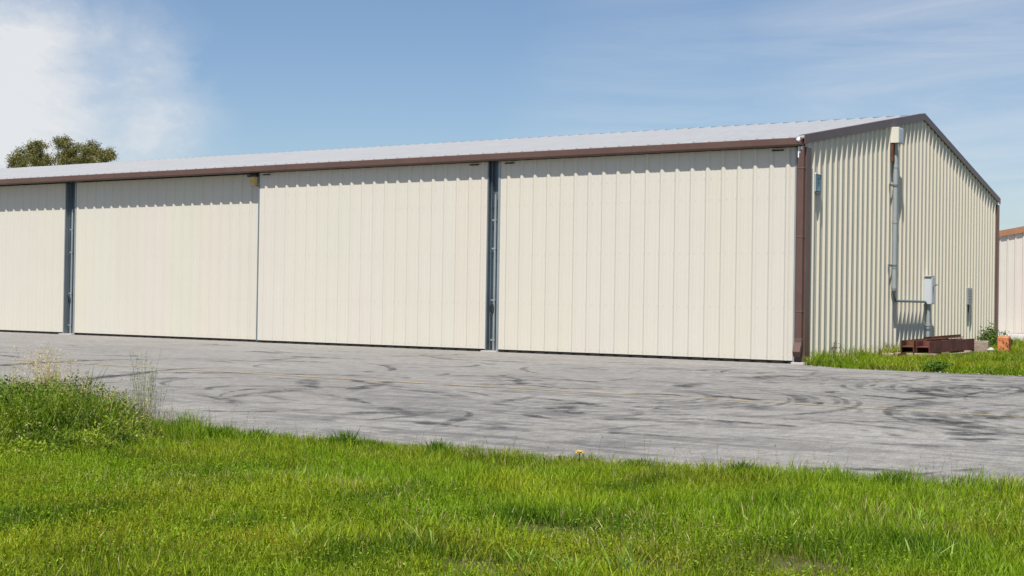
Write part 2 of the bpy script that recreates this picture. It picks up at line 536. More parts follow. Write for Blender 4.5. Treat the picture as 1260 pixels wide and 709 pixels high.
for i in range(230):
    cx, cy = rr_.uniform(-3.5, 9.5) if i < 150 else rr_.uniform(-14, -3), rr_.uniform(-14.6, -1.6)
    if cx > 0.2 and cy > -2.2: cy -= 1.2
    rad = rr_.choice((0.5, 0.9, 1.6, 3.0, 5.0)) * rr_.uniform(0.8, 1.3); a0 = rr_.uniform(0, 6.283); sp = min(rr_.uniform(0.5, 2.4) / rad, 2.4)
    l = [(cx + rad * (math.cos(a0 + sp * q / 6) - math.cos(a0)), cy + rad * (math.sin(a0 + sp * q / 6) - math.sin(a0))) for q in range(7)]
    if any(y > -1.3 or y < -14.9 for _, y in l): continue
    ribbon(mb, fd, l, rr_.choice((0.10, 0.16, 0.22, 0.22, 0.34)), 0.004 + 0.00001 * i, None, rr_.uniform(0.3, 0.95))
for cx, cy, r0, r1, a0, a1 in ((2.6, -5.2, 0.9, 3.6, -0.9, 0.5), (5.9, -4.6, 0.8, 3.4, 2.2, 3.6), (7.4, -8.6, 0.9, 3.2, 2.4, 3.7), (1.0, -9.4, 1.2, 3.4, -1.1, 0.2), (-1.2, -12.2, 0.8, 2.6, 0.4, 1.8), (4.2, -12.8, 0.8, 2.4, 0.6, 2.2), (0.6, -3.2, 0.8, 2.8, -1.6, -0.3)):
    q = r0
    while q < r1:
        b0 = rr_.uniform(a0, a1); b1 = b0 + rr_.uniform(0.45, 1.3)
        l = [(cx + q * math.cos(b0 + (b1 - b0) * k / 6), cy + q * math.sin(b0 + (b1 - b0) * k / 6)) for k in range(7)]
        if all(-14.9 < y < -1.3 for _, y in l): ribbon(mb, fd, l, rr_.choice((0.10, 0.15, 0.22)), 0.0065 + 0.00001 * q, None, rr_.uniform(0.3, 0.85))
        q += rr_.uniform(0.07, 0.22)
l = [(x_, float(far_edge(x_)) - 0.17) for x_ in np.arange(1.4, 12, 0.5)]
ribbon(mb, fd, l, 0.30, 0.0069, None, 0.75)
o = mb.build('tyre_marks', M['tyre'], origin=(0, 0, 0)); set_fade(o, fd); tag(o, kind='structure')
mb = MB(); fd = []
ribbon(mb, fd, [(x, -9.12 + 0.05 * math.sin(x * 0.7)) for x in np.arange(-40, 30, 1.0)], 0.13, 0.008, 1.0)
o = mb.build('yellow_line', M['yellow'], origin=(0, 0, 0)); set_fade(o, fd); tag(o, kind='structure')



def pebbles(n, xf, yf, smin, smax):
    mb = MB(); rg = random.Random(9)
    for _ in range(n):
        x = xf(rg); y = yf(rg, x); q = rg.uniform(smin, smax) * (1 if rg.random() < 0.9 else 1.8); a = rg.uniform(0, 3.1)
        V = [(q, 0, 0), (0, q * rg.uniform(.5, .9), 0), (-q * rg.uniform(.6, 1), 0, 0), (0, -q * rg.uniform(.5, .9), 0), (0.1 * q, 0, q * rg.uniform(.4, .8)), (0, 0, -q * .4)]
        ca, sa = math.cos(a), math.sin(a)
        mb.add([(x + vx * ca - vy * sa, y + vx * sa + vy * ca, 0.002 + vz) for vx, vy, vz in V], [(0, 1, 4), (1, 2, 4), (2, 3, 4), (3, 0, 4), (1, 0, 5), (2, 1, 5), (3, 2, 5), (0, 3, 5)])
    return mb


mb = pebbles(2600, lambda g_: g_.uniform(-4, 10), lambda g_, x: float(near_edge(x)) + abs(g_.gauss(0, 0.26)) - 0.05, 0.004, 0.014)
mb2 = pebbles(300, lambda g_: g_.uniform(0.4, 7), lambda g_, x: float(far_edge(x)) - abs(g_.gauss(0, 0.12)) + 0.04, 0.006, 0.018)
mb.add(mb2.v, mb2.f)
tag(mb.build('gravel', M['gravel'], origin=(0, 0, 0)), kind='stuff')

# ------------------------------------------------------------------ the hangar
XL, XR, DEP = -44.0, 0.25, 15.14       # left end, gable plane, depth
EZ, RZ, YR = 3.945, 5.285, 7.57        # roof height at the front edge, at the ridge, ridge position
SLOPE = (RZ - EZ) / (YR + 0.12)
roof_z = lambda y: RZ - abs(y - YR) * SLOPE
hangar = empty('hangar', (XR, 0, 0), 'long cream ribbed metal hangar with brown trim, pale roof and wide sliding doors', 'hangar')

# gable wall facing right
pr = rib_profile(0.0, DEP, 0.42, 0.036)
pts = sorted(pr + [(YR, 0.0)]) if all(abs(q[0] - YR) > 1e-3 for q in pr) else pr
yy = np.array([q[0] for q in pr]); oo = np.array([q[1] for q in pr])
pts = sorted(pr + [(YR, float(np.interp(YR, yy, oo)))])
mb = MB(); vs = []; n = len(pts)
for zc in (0, 1):
    for y, out in pts: vs.append((XR + out, y, -0.02 if zc == 0 else roof_z(y) - 0.02))
mb.add(vs, [(i, i + 1, n + i + 1, n + i) for i in range(n - 1)])
mb.add([(XR - 0.08, 0, -0.02), (XR - 0.08, DEP, -0.02), (XR - 0.08, DEP, roof_z(DEP) - 0.05), (XR - 0.08, YR, RZ - 0.05), (XR - 0.08, 0, roof_z(0) - 0.05)], [(0, 1, 2, 3, 4)])
# rows of screws
for zr in (0.10, 1.25, 2.45, 3.60):
    for k in range(49):
        y = 0.42 + k * RIB + 0.15
        if y < DEP - 0.2: mb.box(XR + 0.001, y - 0.006, zr - 0.006, XR + 0.006, y + 0.006, zr + 0.006)
mb.build('gable_wall', M['wall'], hangar)

# rear and far walls close the shell
MB().box(XL, DEP - 0.06, -0.02, XR - 0.05, DEP, roof_z(DEP) - 0.03).build('rear_wall', M['wall'], hangar)
MB().prism([(0.3, -0.02), (DEP - 0.07, -0.02), (DEP - 0.07, roof_z(DEP) - 0.05), (YR, RZ - 0.05), (0.3, roof_z(0.3) - 0.05)], 'x', XL, XL + 0.06).build('end_wall', M['wall'], hangar)
# header over the doors and dark back board inside
MB().box(XL + 0.07, 0.34, 3.55, 0.12, 0.44, 3.93).build('door_header', M['galvdark'], hangar)

# roof: ribbed sheets running down both slopes
rp = rib_profile(XL - 0.05, XR + 0.05, 0.02, 0.032, minor=False)
mb = MB(); vs = []; n = len(rp)
for y in (-0.13, YR, DEP + 0.13):
    for x, out in rp: vs.append((x, y, roof_z(y) + out))
mb.add(vs, [(j * n + i, j * n + i + 1, (j + 1) * n + i + 1, (j + 1) * n + i) for j in range(2) for i in range(n - 1)])
vs = [(x, y, roof_z(y) - 0.012) for y in (-0.13, YR, DEP + 0.13) for x in (rp[0][0], rp[-1][0])]
mb.add(vs, [(0, 1, 3, 2), (2, 3, 5, 4)])
e = [(x, -0.13, roof_z(-0.13) + out) for x, out in rp] + [(x, -0.13, roof_z(-0.13) - 0.01) for x, out in rp]
mb.add(e, [(i, i + 1, n + i + 1, n + i) for i in range(n - 1)])
roof = mb.build('roof', M['roof'], hangar)
mb = MB().box(XL, YR - 0.02, RZ - 0.006, XR + 0.03, YR + 0.02, RZ + 0.027)
mb.build('ridge_closure', M['galvdark'], roof)

# gutter along the front eave (box section with a rolled lip)
gz0, gz1, gy0, gy1 = 3.805, 3.945, -0.205, -0.075
prof = [(gy1, gz0), (gy0 + 0.03, gz0), (gy0, gz0 + 0.025), (gy0, gz1 - 0.012), (gy0 + 0.018, gz1), (gy0 + 0.03, gz1 - 0.012), (gy0 + 0.018, gz1 - 0.02), (gy0 + 0.014, gz0 + 0.03), (gy0 + 0.036, gz0 + 0.012), (gy1 - 0.012, gz0 + 0.012), (gy1 - 0.012, gz1 - 0.02), (gy1, gz1 - 0.02)]
mb = MB().prism(prof, 'x', XL, 0.245)
for x in np.arange(-42, 0, 3.05): mb.box(x - 0.02, gy0 - 0.003, gz0 + 0.028, x + 0.02, gy0 - 0.0005, gz1 - 0.014)
gut = mb.build('gutter', M['brown'], hangar)
MB().prism([(gy1 - 0.003, gz0 + 0.014), (gy0 + 0.02, gz0 + 0.014), (gy0 + 0.014, gz1 - 0.02), (gy1 - 0.003, gz1 - 0.02)], 'x', 0.246, 0.256).build('end_cap', M['brown'], gut)
mb = MB()
bm = bmesh.new(); bmesh.ops.create_icosphere(bm, subdivisions=2, radius=0.042)
for v in bm.verts: v.co = Vector((v.co.x * 0.9 + 0.20, v.co.y * 0.6 + gy0 + 0.0, v.co.z * (1.0 + 0.25 * math.sin(v.co.x * 90)) + gz1 - 0.04))
mb.add([v.co[:] for v in bm.verts], [[v.index for v in f.verts] for f in bm.faces]); bm.free()
mb.build('sealant_patch', M['white'], gut, smooth=True)
MB().box(XL, -0.07, 3.86, 0.10, 0.33, 3.875).build('soffit', M['galvdark'], hangar)

# rake trim on the two slopes of the gable, corner trims
def rake(y0, y1):
    z0, z1 = roof_z(y0), roof_z(y1)
    mb = MB()
    outer, inner = XR + 0.056, XR + 0.038
    q = []
    for x in (inner, outer):
        q += [(x, y0, z0 - 0.105), (x, y1, z1 - 0.105), (x, y1, z1 + 0.042), (x, y0, z0 + 0.042)]
    mb.add(q, [(0, 1, 2, 3), (4, 5, 6, 7), (0, 4, 5, 1), (3, 7, 6, 2), (0, 4, 7, 3), (1, 5, 6, 2)])
    q = []
    for x in (XR - 0.06, outer - 0.001):
        q += [(x, y0, z0 + 0.0425), (x, y1, z1 + 0.0425), (x, y1, z1 + 0.05), (x, y0, z0 + 0.05)]
    mb.add(q, [(0, 1, 2, 3), (4, 5, 6, 7), (0, 4, 5, 1), (3, 7, 6, 2), (0, 4, 7, 3), (1, 5, 6, 2)])
    return mb.build('rake_trim', M['brown'], hangar)
rake(-0.15, YR - 0.001); rake(YR + 0.001, DEP + 0.15)
MB().box(0.115, -0.035, 0.0, XR + 0.055, 0.20, 3.79).build('corner_trim', M['brown'], hangar, bevel=0.006)
MB().box(XR - 0.12, DEP - 0.16, 0.0, XR + 0.058, DEP + 0.03, roof_z(DEP) - 0.16).build('corner_trim', M['brown'], hangar, bevel=0.006)

# downspout with its kicked-out elbow
mb = MB().box(0.165, -0.135, 0.42, 0.275, -0.040, 3.80)
for zb in (0.9, 2.2, 3.4): mb.box(0.160, -0.139, zb, 0.280, -0.037, zb + 0.03)
ds = mb.build('downspout', M['brown'], hangar, bevel=0.01)
prof = [(-0.036, 0.45), (-0.139, 0.45), (-0.152, 0.38), (-0.235, 0.22), (-0.19, 0.13), (-0.10, 0.26), (-0.036, 0.38)]
MB().prism(prof, 'x', 0.150, 0.281).build('spout_elbow', M['brown'], ds, bevel=0.008)
mb = MB().box(0.172, -0.1385, 3.60, 0.192, -0.1362, 3.79).box(0.20, -0.1385, 3.68, 0.212, -0.1362, 3.79).box(0.222, -0.1385, 3.74, 0.25, -0.1362, 3.79); mb.build('sealant_drip', M['white'], ds)
MB().box(0.10, -0.16, -0.03, 0.36, 0.24, 0.035).build('corner_footing', M['concrete'], hangar, bevel=0.01)


def leaf(x0, x1, yp, seam=False):
    """one sliding door leaf: ribbed sheet on a steel frame"""
    z0, z1 = 0.055, 3.80
    pr = rib_profile(x0 + 0.05, x1, 0.02 - 0.07, 0.028, True, 0.054)
    mb = MB(); n = len(pr); vs = []
    for z in (z0, z1):
        for x, out in pr: vs.append((x, yp - out, z))
    mb.add(vs, [(i, i + 1, n + i + 1, n + i) for i in range(n - 1)])
    mb.box(x0 + 0.051, yp + 0.002, z0 + 0.002, x1 - 0.001, yp + 0.09, z1)
    for zr in (0.12, 0.98, 1.95, 2.92, 3.3):
        for k in range(60):
            x = -0.05 - k * RIB
            for q in (-0.065, 0.065):
                if x0 + 0.08 < x + q < x1 - 0.03: mb.box(x + q - 0.007, yp - 0.005, zr - 0.006, x + q + 0.007, yp - 0.0005, zr + 0.006)
    d = mb.build('sliding_door', M['door'], hangar)
    MB().box(x0 + 0.051, yp + 0.012, 0.012, x1 - 0.002, yp + 0.075, 0.053).build('bottom_strip', M['dark'], d)  # dark strip filling the gap under the leaf
    for a, b_ in ((x0 + (0.02 if seam else 0), x0 + 0.049), (x1 + 0.001, x1 + 0.03)):
        MB().box(a, yp - 0.012, 0.03, b_, yp + 0.10, z1 - 0.003).build('edge_channel', M['galvdark'] if seam else M['galv'], d)
    for xa in (x0 + 0.16, x1 - 0.42) if yp < 0.1 else ():
        MB().box(xa, yp - 0.040, 3.742, xa + 0.22, yp - 0.0325, 3.765).build('roller_slot', M['dark'], d)
    return d


leaf(-6.085, 0.075, 0.0)
leaf(-12.49, -6.345, 0.0, True)
leaf(-18.75, -12.36, 0.17)
leaf(-25.35, -19.12, 0.17)
leaf(-31.6, -25.30, 0.0)
leaf(-38.0, -31.86, 0.0)
leaf(-44.0, -37.95, 0.17)


def door_post(xa, xb, yp):
    """steel column seen in the gap between two leaves, with a locking rod standing in it"""
    c = (xa + xb) / 2
    mb = MB().box(xa - 0.15, yp + 0.13, 0.0, xb + 0.15, yp + 0.15, 3.86)
    mb.box(c - 0.055, yp + 0.03, 0.0, c - 0.045, yp + 0.129, 3.86)
    for z in (0.25, 1.0, 2.0, 2.9): mb.box(xa - 0.03, yp + 0.10, z, xb + 0.03, yp + 0.129, z + 0.02)
    p = mb.build('door_post', M['galvdark'], hangar)
    mb = MB().tube([(c + 0.035, yp + 0.055, 0.03), (c + 0.035, yp + 0.055, 3.15)], 0.027, 12)
    for z in (0.22, 1.02, 2.05, 2.62): mb.box(c - 0.03, yp + 0.03, z, c + 0.075, yp + 0.045, z + 0.03)
    r_ = mb.build('locking_rod', M['galv'], p)
    ring = [(c + 0.0 + 0.042 * math.sin(a), yp + 0.02, 0.86 + 0.11 * math.cos(a)) for a in np.linspace(0, 2 * math.pi, 17)]
    MB().tube(ring, 0.010, 6, caps=False).build('rod_handle', M['black'], r_)
    MB().box(xa - 0.05, yp - 0.10, -0.02, xb + 0.05, yp + 0.16, 0.022).build('post_footing', M['concrete'], p, bevel=0.008)


door_post(-6.345, -6.085, 0.0)
door_post(-19.12, -18.75, 0.17)
door_post(-31.86, -31.6, 0.0)

# wall lamp on the jamb between the second and third leaf
lamp = empty('wall_lamp', (-12.62, 0.17, 3.53), 'amber ribbed wall lamp with dark hood under the brown gutter', 'lamp')
mb = MB()
c = Vector((-12.62, 0.03, 3.63))
ring = []
segs = 18
vs = []; prof = [(0.075, -0.085), (0.105, -0.07), (0.112, 0.0), (0.118, 0.085)]
for rr, z in prof:
    for k in range(segs):
        a = 2 * math.pi * k / segs; q = rr * (1.0 if k % 2 else 0.95)
        vs.append((c.x + q * math.cos(a), c.y + q * 0.9 * math.sin(a), c.z + z))
fs = [(j * segs + k, j * segs + (k + 1) % segs, (j + 1) * segs + (k + 1) % segs, (j + 1) * segs + k) for j in range(3) for k in range(segs)]
fs += [tuple(range(segs))[::-1], tuple(range(3 * segs, 4 * segs))]
mb.add(vs, fs); mb.build('lens', M['amber'], lamp)
mb = MB().prism([(c.x - 0.135, c.y - 0.12), (c.x + 0.135, c.y - 0.12), (c.x + 0.135, 0.131), (c.x - 0.135, 0.131)], 'z', 3.717, 3.76)
mb.box(c.x - 0.09, c.y - 0.07, 3.76, c.x + 0.11, 0.131, 3.855)
mb.build('hood', M['black'], lamp, bevel=0.012)
MB().box(c.x - 0.06, 0.115, 3.52, c.x + 0.06, 0.134, 3.715).build('mount_plate', M['galvdark'], lamp)

# ------------------------------------------------------------------ fittings on the gable wall
sign = empty('sign_plate', (XR + 0.05, 0.55, 3.05), 'small blue sign plate with a dark letter F beside the brown corner trim', 'sign')
sx = XR + 0.040
MB().box(sx, 0.41, 3.05, sx + 0.022, 0.68, 3.36).build('plate', M['blue'], sign, bevel=0.003)
mb = MB()
for a in ((0.41, 3.05, 0.68, 3.066), (0.41, 3.344, 0.68, 3.36), (0.41, 3.067, 0.424, 3.343), (0.666, 3.067, 0.68, 3.343)):
    mb.box(sx + 0.0225, a[0], a[1], sx + 0.030, a[2], a[3])
mb.build('rim', M['darkblue'], sign)
mb = MB()
for a in ((0.49, 3.12, 0.525, 3.30), (0.526, 3.262, 0.61, 3.30), (0.526, 3.19, 0.60, 3.224)): mb.box(sx + 0.0225, a[0], a[1], sx + 0.027, a[2], a[3])
mb.build('letter', M['darkblue'], sign)
MB().box(XR + 0.001, 0.44, 3.361, XR + 0.05, 0.56, 3.385).build('top_strip', M['white'], sign)  # short white strip just above the plate
MB().box(XR + 0.037, 0.43, 3.015, XR + 0.075, 0.66, 3.04).build('lower_bracket', M['galvdark'], sign)

hood = empty('conduit_hood', (XR, 5.17, 4.40), 'pale square metal hood high on the gable wall under the roof edge', 'box')
MB().prism([(XR + 0.002, 4.40), (XR + 0.20, 4.40), (XR + 0.20, 4.715), (XR + 0.19, 4.725), (XR + 0.002, 4.725)], 'y', 5.02, 5.36).build('casing', M['beigebox'], hood, bevel=0.006)
MB().box(XR + 0.204, 5.04, 4.42, XR + 0.208, 5.34, 4.70).build('cover_plate', M['greybox'], hood)
mb = MB(); mb.box(XR + 0.038, 5.035, 4.02, XR + 0.088, 5.15, 4.398); mb.build('dark_block', M['rust'], hood)  # dark block against the wall just below the hood

cond = empty('conduit', (XR + 0.11, 5.12, 1.1), 'grey vertical conduit below the hood, bending to a thin horizontal run', 'conduit')
px, py = XR + 0.090, 5.20
mb = MB().tube([(px, py, 1.36), (px, py, 4.384)], 0.050, 16)
for z in (1.40, 1.82, 2.75, 3.9): mb.tube([(px, py, z), (px, py, z + 0.05)], 0.057, 16)
mb.build('riser_pipe', M['conduit'], cond, smooth=False)
pts = [(px, py, 1.40)] + [(px, py + 0.20 * (1 - math.cos(a)), 1.345 - 0.20 * math.sin(a)) for a in np.linspace(0, math.pi / 2, 8)]
pts += [(px, 7.62, 1.145), (px, 7.69, 1.12), (px, 7.715, 1.06)]
mb = MB().tube(pts, 0.026, 12)
mb.tube([(px, py, 1.30), (px, py, 1.38)], [0.03, 0.052], 12)
mb.build('branch_pipe', M['galvdark'], cond)
for z in (1.86, 3.52):
    mb = MB().box(XR + 0.037, py - 0.26, z, XR + 0.052, py + 0.08, z + 0.035)
    mb.box(XR + 0.037, py - 0.26, z - 0.10, XR + 0.050, py - 0.235, z - 0.001)
    mb.tube([(px, py, z - 0.002), (px, py, z + 0.037)], 0.062, 14)
    mb.build('strap', M['galvdark'], cond)

db = empty('disconnect_box', (XR, 7.86, 0.0), 'light grey electrical box on a thick grey riser behind the rusty beams', 'electrical box')
MB().box(XR + 0.037, 7.72, 1.09, XR + 0.195, 8.00, 1.71).build('casing', M['greybox'], db, bevel=0.008)
mb = MB().box(XR + 0.196, 7.735, 1.105, XR + 0.212, 7.985, 1.695); mb.build('cover', M['greybox'], db, bevel=0.004)
mb = MB().box(XR + 0.10, 8.002, 1.46, XR + 0.16, 8.03, 1.58); mb.tube([(XR + 0.13, 8.03, 1.50), (XR + 0.25, 8.06, 1.53)], 0.012, 8); mb.build('lever', M['black'], db)
MB().box(XR + 0.2125, 7.80, 1.36, XR + 0.2205, 7.86, 1.50).build('hasp', M['galvdark'], db)
MB().box(XR + 0.05, 7.69, 1.711, XR + 0.205, 8.01, 1.73).build('rain_lip', M['beigebox'], db)
mb = MB().tube([(XR + 0.105, 7.84, -0.05), (XR + 0.105, 7.84, 1.088)], 0.045, 16)
for z in (0.60, 0.98): mb.tube([(XR + 0.105, 7.84, z), (XR + 0.105, 7.84, z + 0.06)], 0.055, 16)
mb.build('riser_pipe', M['conduit'], db)
mb = MB().box(XR + 0.037, 7.74, 0.52, XR + 0.05, 7.94, 0.55); mb.tube([(XR + 0.105, 7.84, 0.518), (XR + 0.105, 7.84, 0.552)], 0.056, 14); mb.build('strap', M['galvdark'], db)

ob = empty('outlet_box', (XR, 11.85, 1.08), 'small flat grey weathered box on the ribbed gable wall near the rear corner', 'electrical box')
MB().box(XR + 0.037, 11.66, 1.10, XR + 0.085, 12.05, 1.52).build('casing', M['galv'], ob, bevel=0.006)
mb = MB()
for k in range(5): mb.box(XR + 0.0855, 11.70, 1.15 + k * 0.07, XR + 0.095, 12.01, 1.18 + k * 0.07)
mb.build('louvre', M['galvdark'], ob)
MB().tube([(XR + 0.06, 11.80, 0.90), (XR + 0.06, 11.80, 1.098)], 0.014, 8).build('cable_stub', M['black'], ob)

# ------------------------------------------------------------------ far building
FY = 35.0
far = empty('far_building', (4.0, FY, 0), 'cream metal building with tan roof edge standing beyond the rear corner of the hangar', 'building')
fz = lambda x: 4.13 + 0.18 * (x + 3.96) if x < 4.0 else 4.13 + 0.18 * 7.96 - 0.18 * (x - 4.0)
pr = rib_profile(-4.75, 12.7, 0.1, 0.034)
xx = [q[0] for q in pr]; oo = [q[1] for q in pr]
pts = sorted(pr + [(4.0, float(np.interp(4.0, xx, oo)))])
mb = MB(); n = len(pts)
mb.add([(x, FY - o_, 0.0) for x, o_ in pts] + [(x, FY - o_, fz(x) - 0.16) for x, o_ in pts], [(i, i + 1, n + i + 1, n + i) for i in range(n - 1)])
mb.box(-4.75, FY + 0.004, 0.0, -4.69, FY + 20, fz(-4.75) - 0.2); mb.box(12.64, FY + 0.004, 0.0, 12.7, FY + 20, fz(12.7) - 0.2)
mb.prism([(-4.68, 0.0), (12.63, 0.0), (12.63, fz(12.63) - 0.2), (4.0, fz(4.0) - 0.2), (-4.68, fz(-4.68) - 0.2)], 'y', FY + 19.9, FY + 20)
mb.build('wall', M['farwall'], far)
mb = MB()
for s in (0, 1):
    xa, xb = (-4.95, 3.999) if s == 0 else (4.001, 12.9)
    vs = []
    for y in (FY - 0.02, FY + 20.1): vs += [(xa, y, fz(xa) - 0.02), (xb, y, fz(xb) - 0.02), (xb, y, fz(xb) + 0.02), (xa, y, fz(xa) + 0.02)]
    mb.add(vs, [(0, 1, 2, 3), (4, 5, 6, 7), (0, 4, 5, 1), (3, 7, 6, 2), (0, 4, 7, 3), (1, 5, 6, 2)])
mb.build('roof', M['roof'], far)
for xa, xb in ((-4.97, 3.999), (4.001, 12.92)):
    vs = []
    for y in (FY - 0.12, FY - 0.045): vs += [(xa, y, fz(xa) - 0.20), (xb, y, fz(xb) - 0.20), (xb, y, fz(xb) + 0.05), (xa, y, fz(xa) + 0.05)]
    MB().add(vs, [(0, 1, 2, 3), (4, 5, 6, 7), (0, 4, 5, 1), (3, 7, 6, 2), (0, 4, 7, 3), (1, 5, 6, 2)]).build('rake_trim', M['farbrown'], far)

# ------------------------------------------------------------------ things lying by the gable wall


def hbeam(name, x0, x1, y0, y1, z0, z1, mat, label, tilt=0.0):
    t = 0.018; zc = (z0 + z1) / 2
    mb = MB().box(x0, y0, z0, x0 + t, y1, z1).box(x1 - t, y0, z0, x1, y1, z1).box(x0 + t, y0, zc - 0.012, x1 - t, y1, zc + 0.012)
    for y in np.arange(y0 + 0.45, y1 - 0.05, 1.1):
        mb.box(x0 + t, y, zc + 0.012, x1 - t, y + 0.014, z1 - 0.004).box(x0 + t, y, z0 + 0.004, x1 - t, y + 0.014, zc - 0.012)
    o = mb.build(name, mat, bevel=0.003)
    o.rotation_euler = (0, 0, R(tilt))
    return tag(o, label, 'steel beam', 'steel beams on the grass by the gable wall')


hbeam('steel_beam', 0.70, 0.96, 4.15, 7.6, 0.115, 0.36, M['rust'], 'dark rusty steel beam nearest the gable wall, lying open end forward on wood blocks', 3.0)
hbeam('steel_beam', 1.09, 1.36, 4.25, 7.75, 0.115, 0.355, M['redox'], 'red brown primed steel beam, outer one of the pair on the grass', -0.9)


def timber(x0, y0, z0, x1, y1, z1, label, rz=0.0, group=None):
    o = MB().box(x0, y0, z0, x1, y1, z1).build('wood_block', M['wood'], bevel=0.008)
    o.rotation_euler = (0, 0, R(rz))
    return tag(o, label, 'timber', group)


timber(0.66, 4.22, -0.02, 1.46, 4.36, 0.112, 'weathered wood block under the open front ends of the two steel beams', 3)
timber(0.70, 6.9, -0.02, 1.50, 7.05, 0.112, 'weathered wood block under the far ends of the steel beams', -2)
timber(1.26, 7.86, 0.165, 1.64, 8.10, 0.305, 'grey weathered timber offcut, upper one of two stacked beside the red brown beam', 4)
timber(1.28, 7.80, -0.02, 1.66, 8.12, 0.160, 'grey weathered timber offcut, lower one of two stacked beside the red brown beam', -3)
timber(1.42, 5.3, 0.0, 1.50, 7.2, 0.09, 'pale thin timber lying along the foot of the red brown beam', 1)
o = MB().box(0.86, 3.78, 0.0, 1.34, 4.12, 0.014).box(0.86, 3.78, 0.0145, 0.875, 4.12, 0.09).build('scrap_plate', M['rust'], bevel=0.003)
o.rotation_euler = (R(5), R(-4), R(-12)); o.location.z += 0.045
tag(o, 'bent rusty scrap plate in the grass just in front of the open beam ends', 'scrap metal')
o = MB().box(1.10, 4.9, 0.357, 1.116, 7.4, 0.42).box(1.1165, 4.9, 0.357, 1.18, 7.4, 0.371).build('angle_iron', M['rust'], bevel=0.002)
o.rotation_euler = (R(0.6), 0, R(-3.0)); o.location.z += 0.014
tag(o, 'thin rusty angle iron lying on top of the red brown beam', 'scrap metal')
timber(0.52, 3.7, -0.02, 0.74, 3.98, 0.11, 'brown rotten wood lump in the grass in front of the dark rusty beam', 14)

bm = bmesh.new(); bmesh.ops.create_icosphere(bm, subdivisions=3, radius=0.07)
for v in bm.verts:
    k = 1 + 0.28 * math.sin(v.co.x * 41 + 1) * math.cos(v.co.y * 37) + 0.15 * math.sin(v.co.z * 60)
    v.co = Vector((v.co.x * k * 1.2 + 1.74, v.co.y * k + 7.7, v.co.z * k * 0.9 + 0.10))
o = MB().add([v.co[:] for v in bm.verts], [[v.index for v in f.verts] for f in bm.faces]).build('rock', M['concrete'])
bm.free()
tag(o, 'pale broken rock in the grass at the end of the timber offcuts', 'rock')

MX = 0.07
mp = empty('marker_post', (1.68, 9.0, 0.0), 'squat square orange marker post with flaking paint in the grass by the rear corner', 'marker post')
prof = [(1.555, 8.88), (1.805, 8.88), (1.805, 9.13), (1.555, 9.13)]
MB().prism(prof, 'z', -0.04, 0.385).build('post', M['orange'], mp, bevel=0.02)
MB().box(1.572, 8.897, 0.3852, 1.788, 9.113, 0.405).build('cap', M['cap'], mp, bevel=0.012)
for (a, b_) in ((1.69, 0.265), (1.76, 0.25), (1.775, 0.185), (1.70, 0.13)): MB().box(a - 0.011, 8.868, b_ - 0.015, a + 0.011, 8.879, b_ + 0.015).build('bolt_head', M['rust'], mp)
MB().box(1.806, 8.93, 0.20, 1.85, 9.06, 0.33).build('hinge', M['rust'], mp, bevel=0.006)

mp.location.x += MX

# ------------------------------------------------------------------ vegetation (numpy meshes)


def mesh_np(name, V, tri, col, mat, loc=(0, 0, 0), parent=None):
    me = bpy.data.meshes.new(name)
    V = V - np.array(loc)
    me.vertices.add(len(V)); me.vertices.foreach_set('co', V.astype(np.float32).ravel())
    nt = len(tri); me.loops.add(nt * 3); me.loops.foreach_set('vertex_index', tri.astype(np.int32).ravel())
    me.polygons.add(nt); me.polygons.foreach_set('loop_start', np.arange(0, nt * 3, 3, dtype=np.int32))
    me.polygons.foreach_set('loop_total', np.full(nt, 3, dtype=np.int32))
    me.update(calc_edges=True)
    a = me.attributes.new('tint', 'FLOAT_COLOR', 'POINT')
    a.data.foreach_set('color', np.concatenate([col, np.ones((len(col), 1))], 1).astype(np.float32).ravel())
    me.materials.append(mat)
    o = bpy.data.objects.new(name, me); COL.objects.link(o); o.location = loc
    if parent is not None:
        o.parent = parent; o.location = (0, 0, 0)
    return o


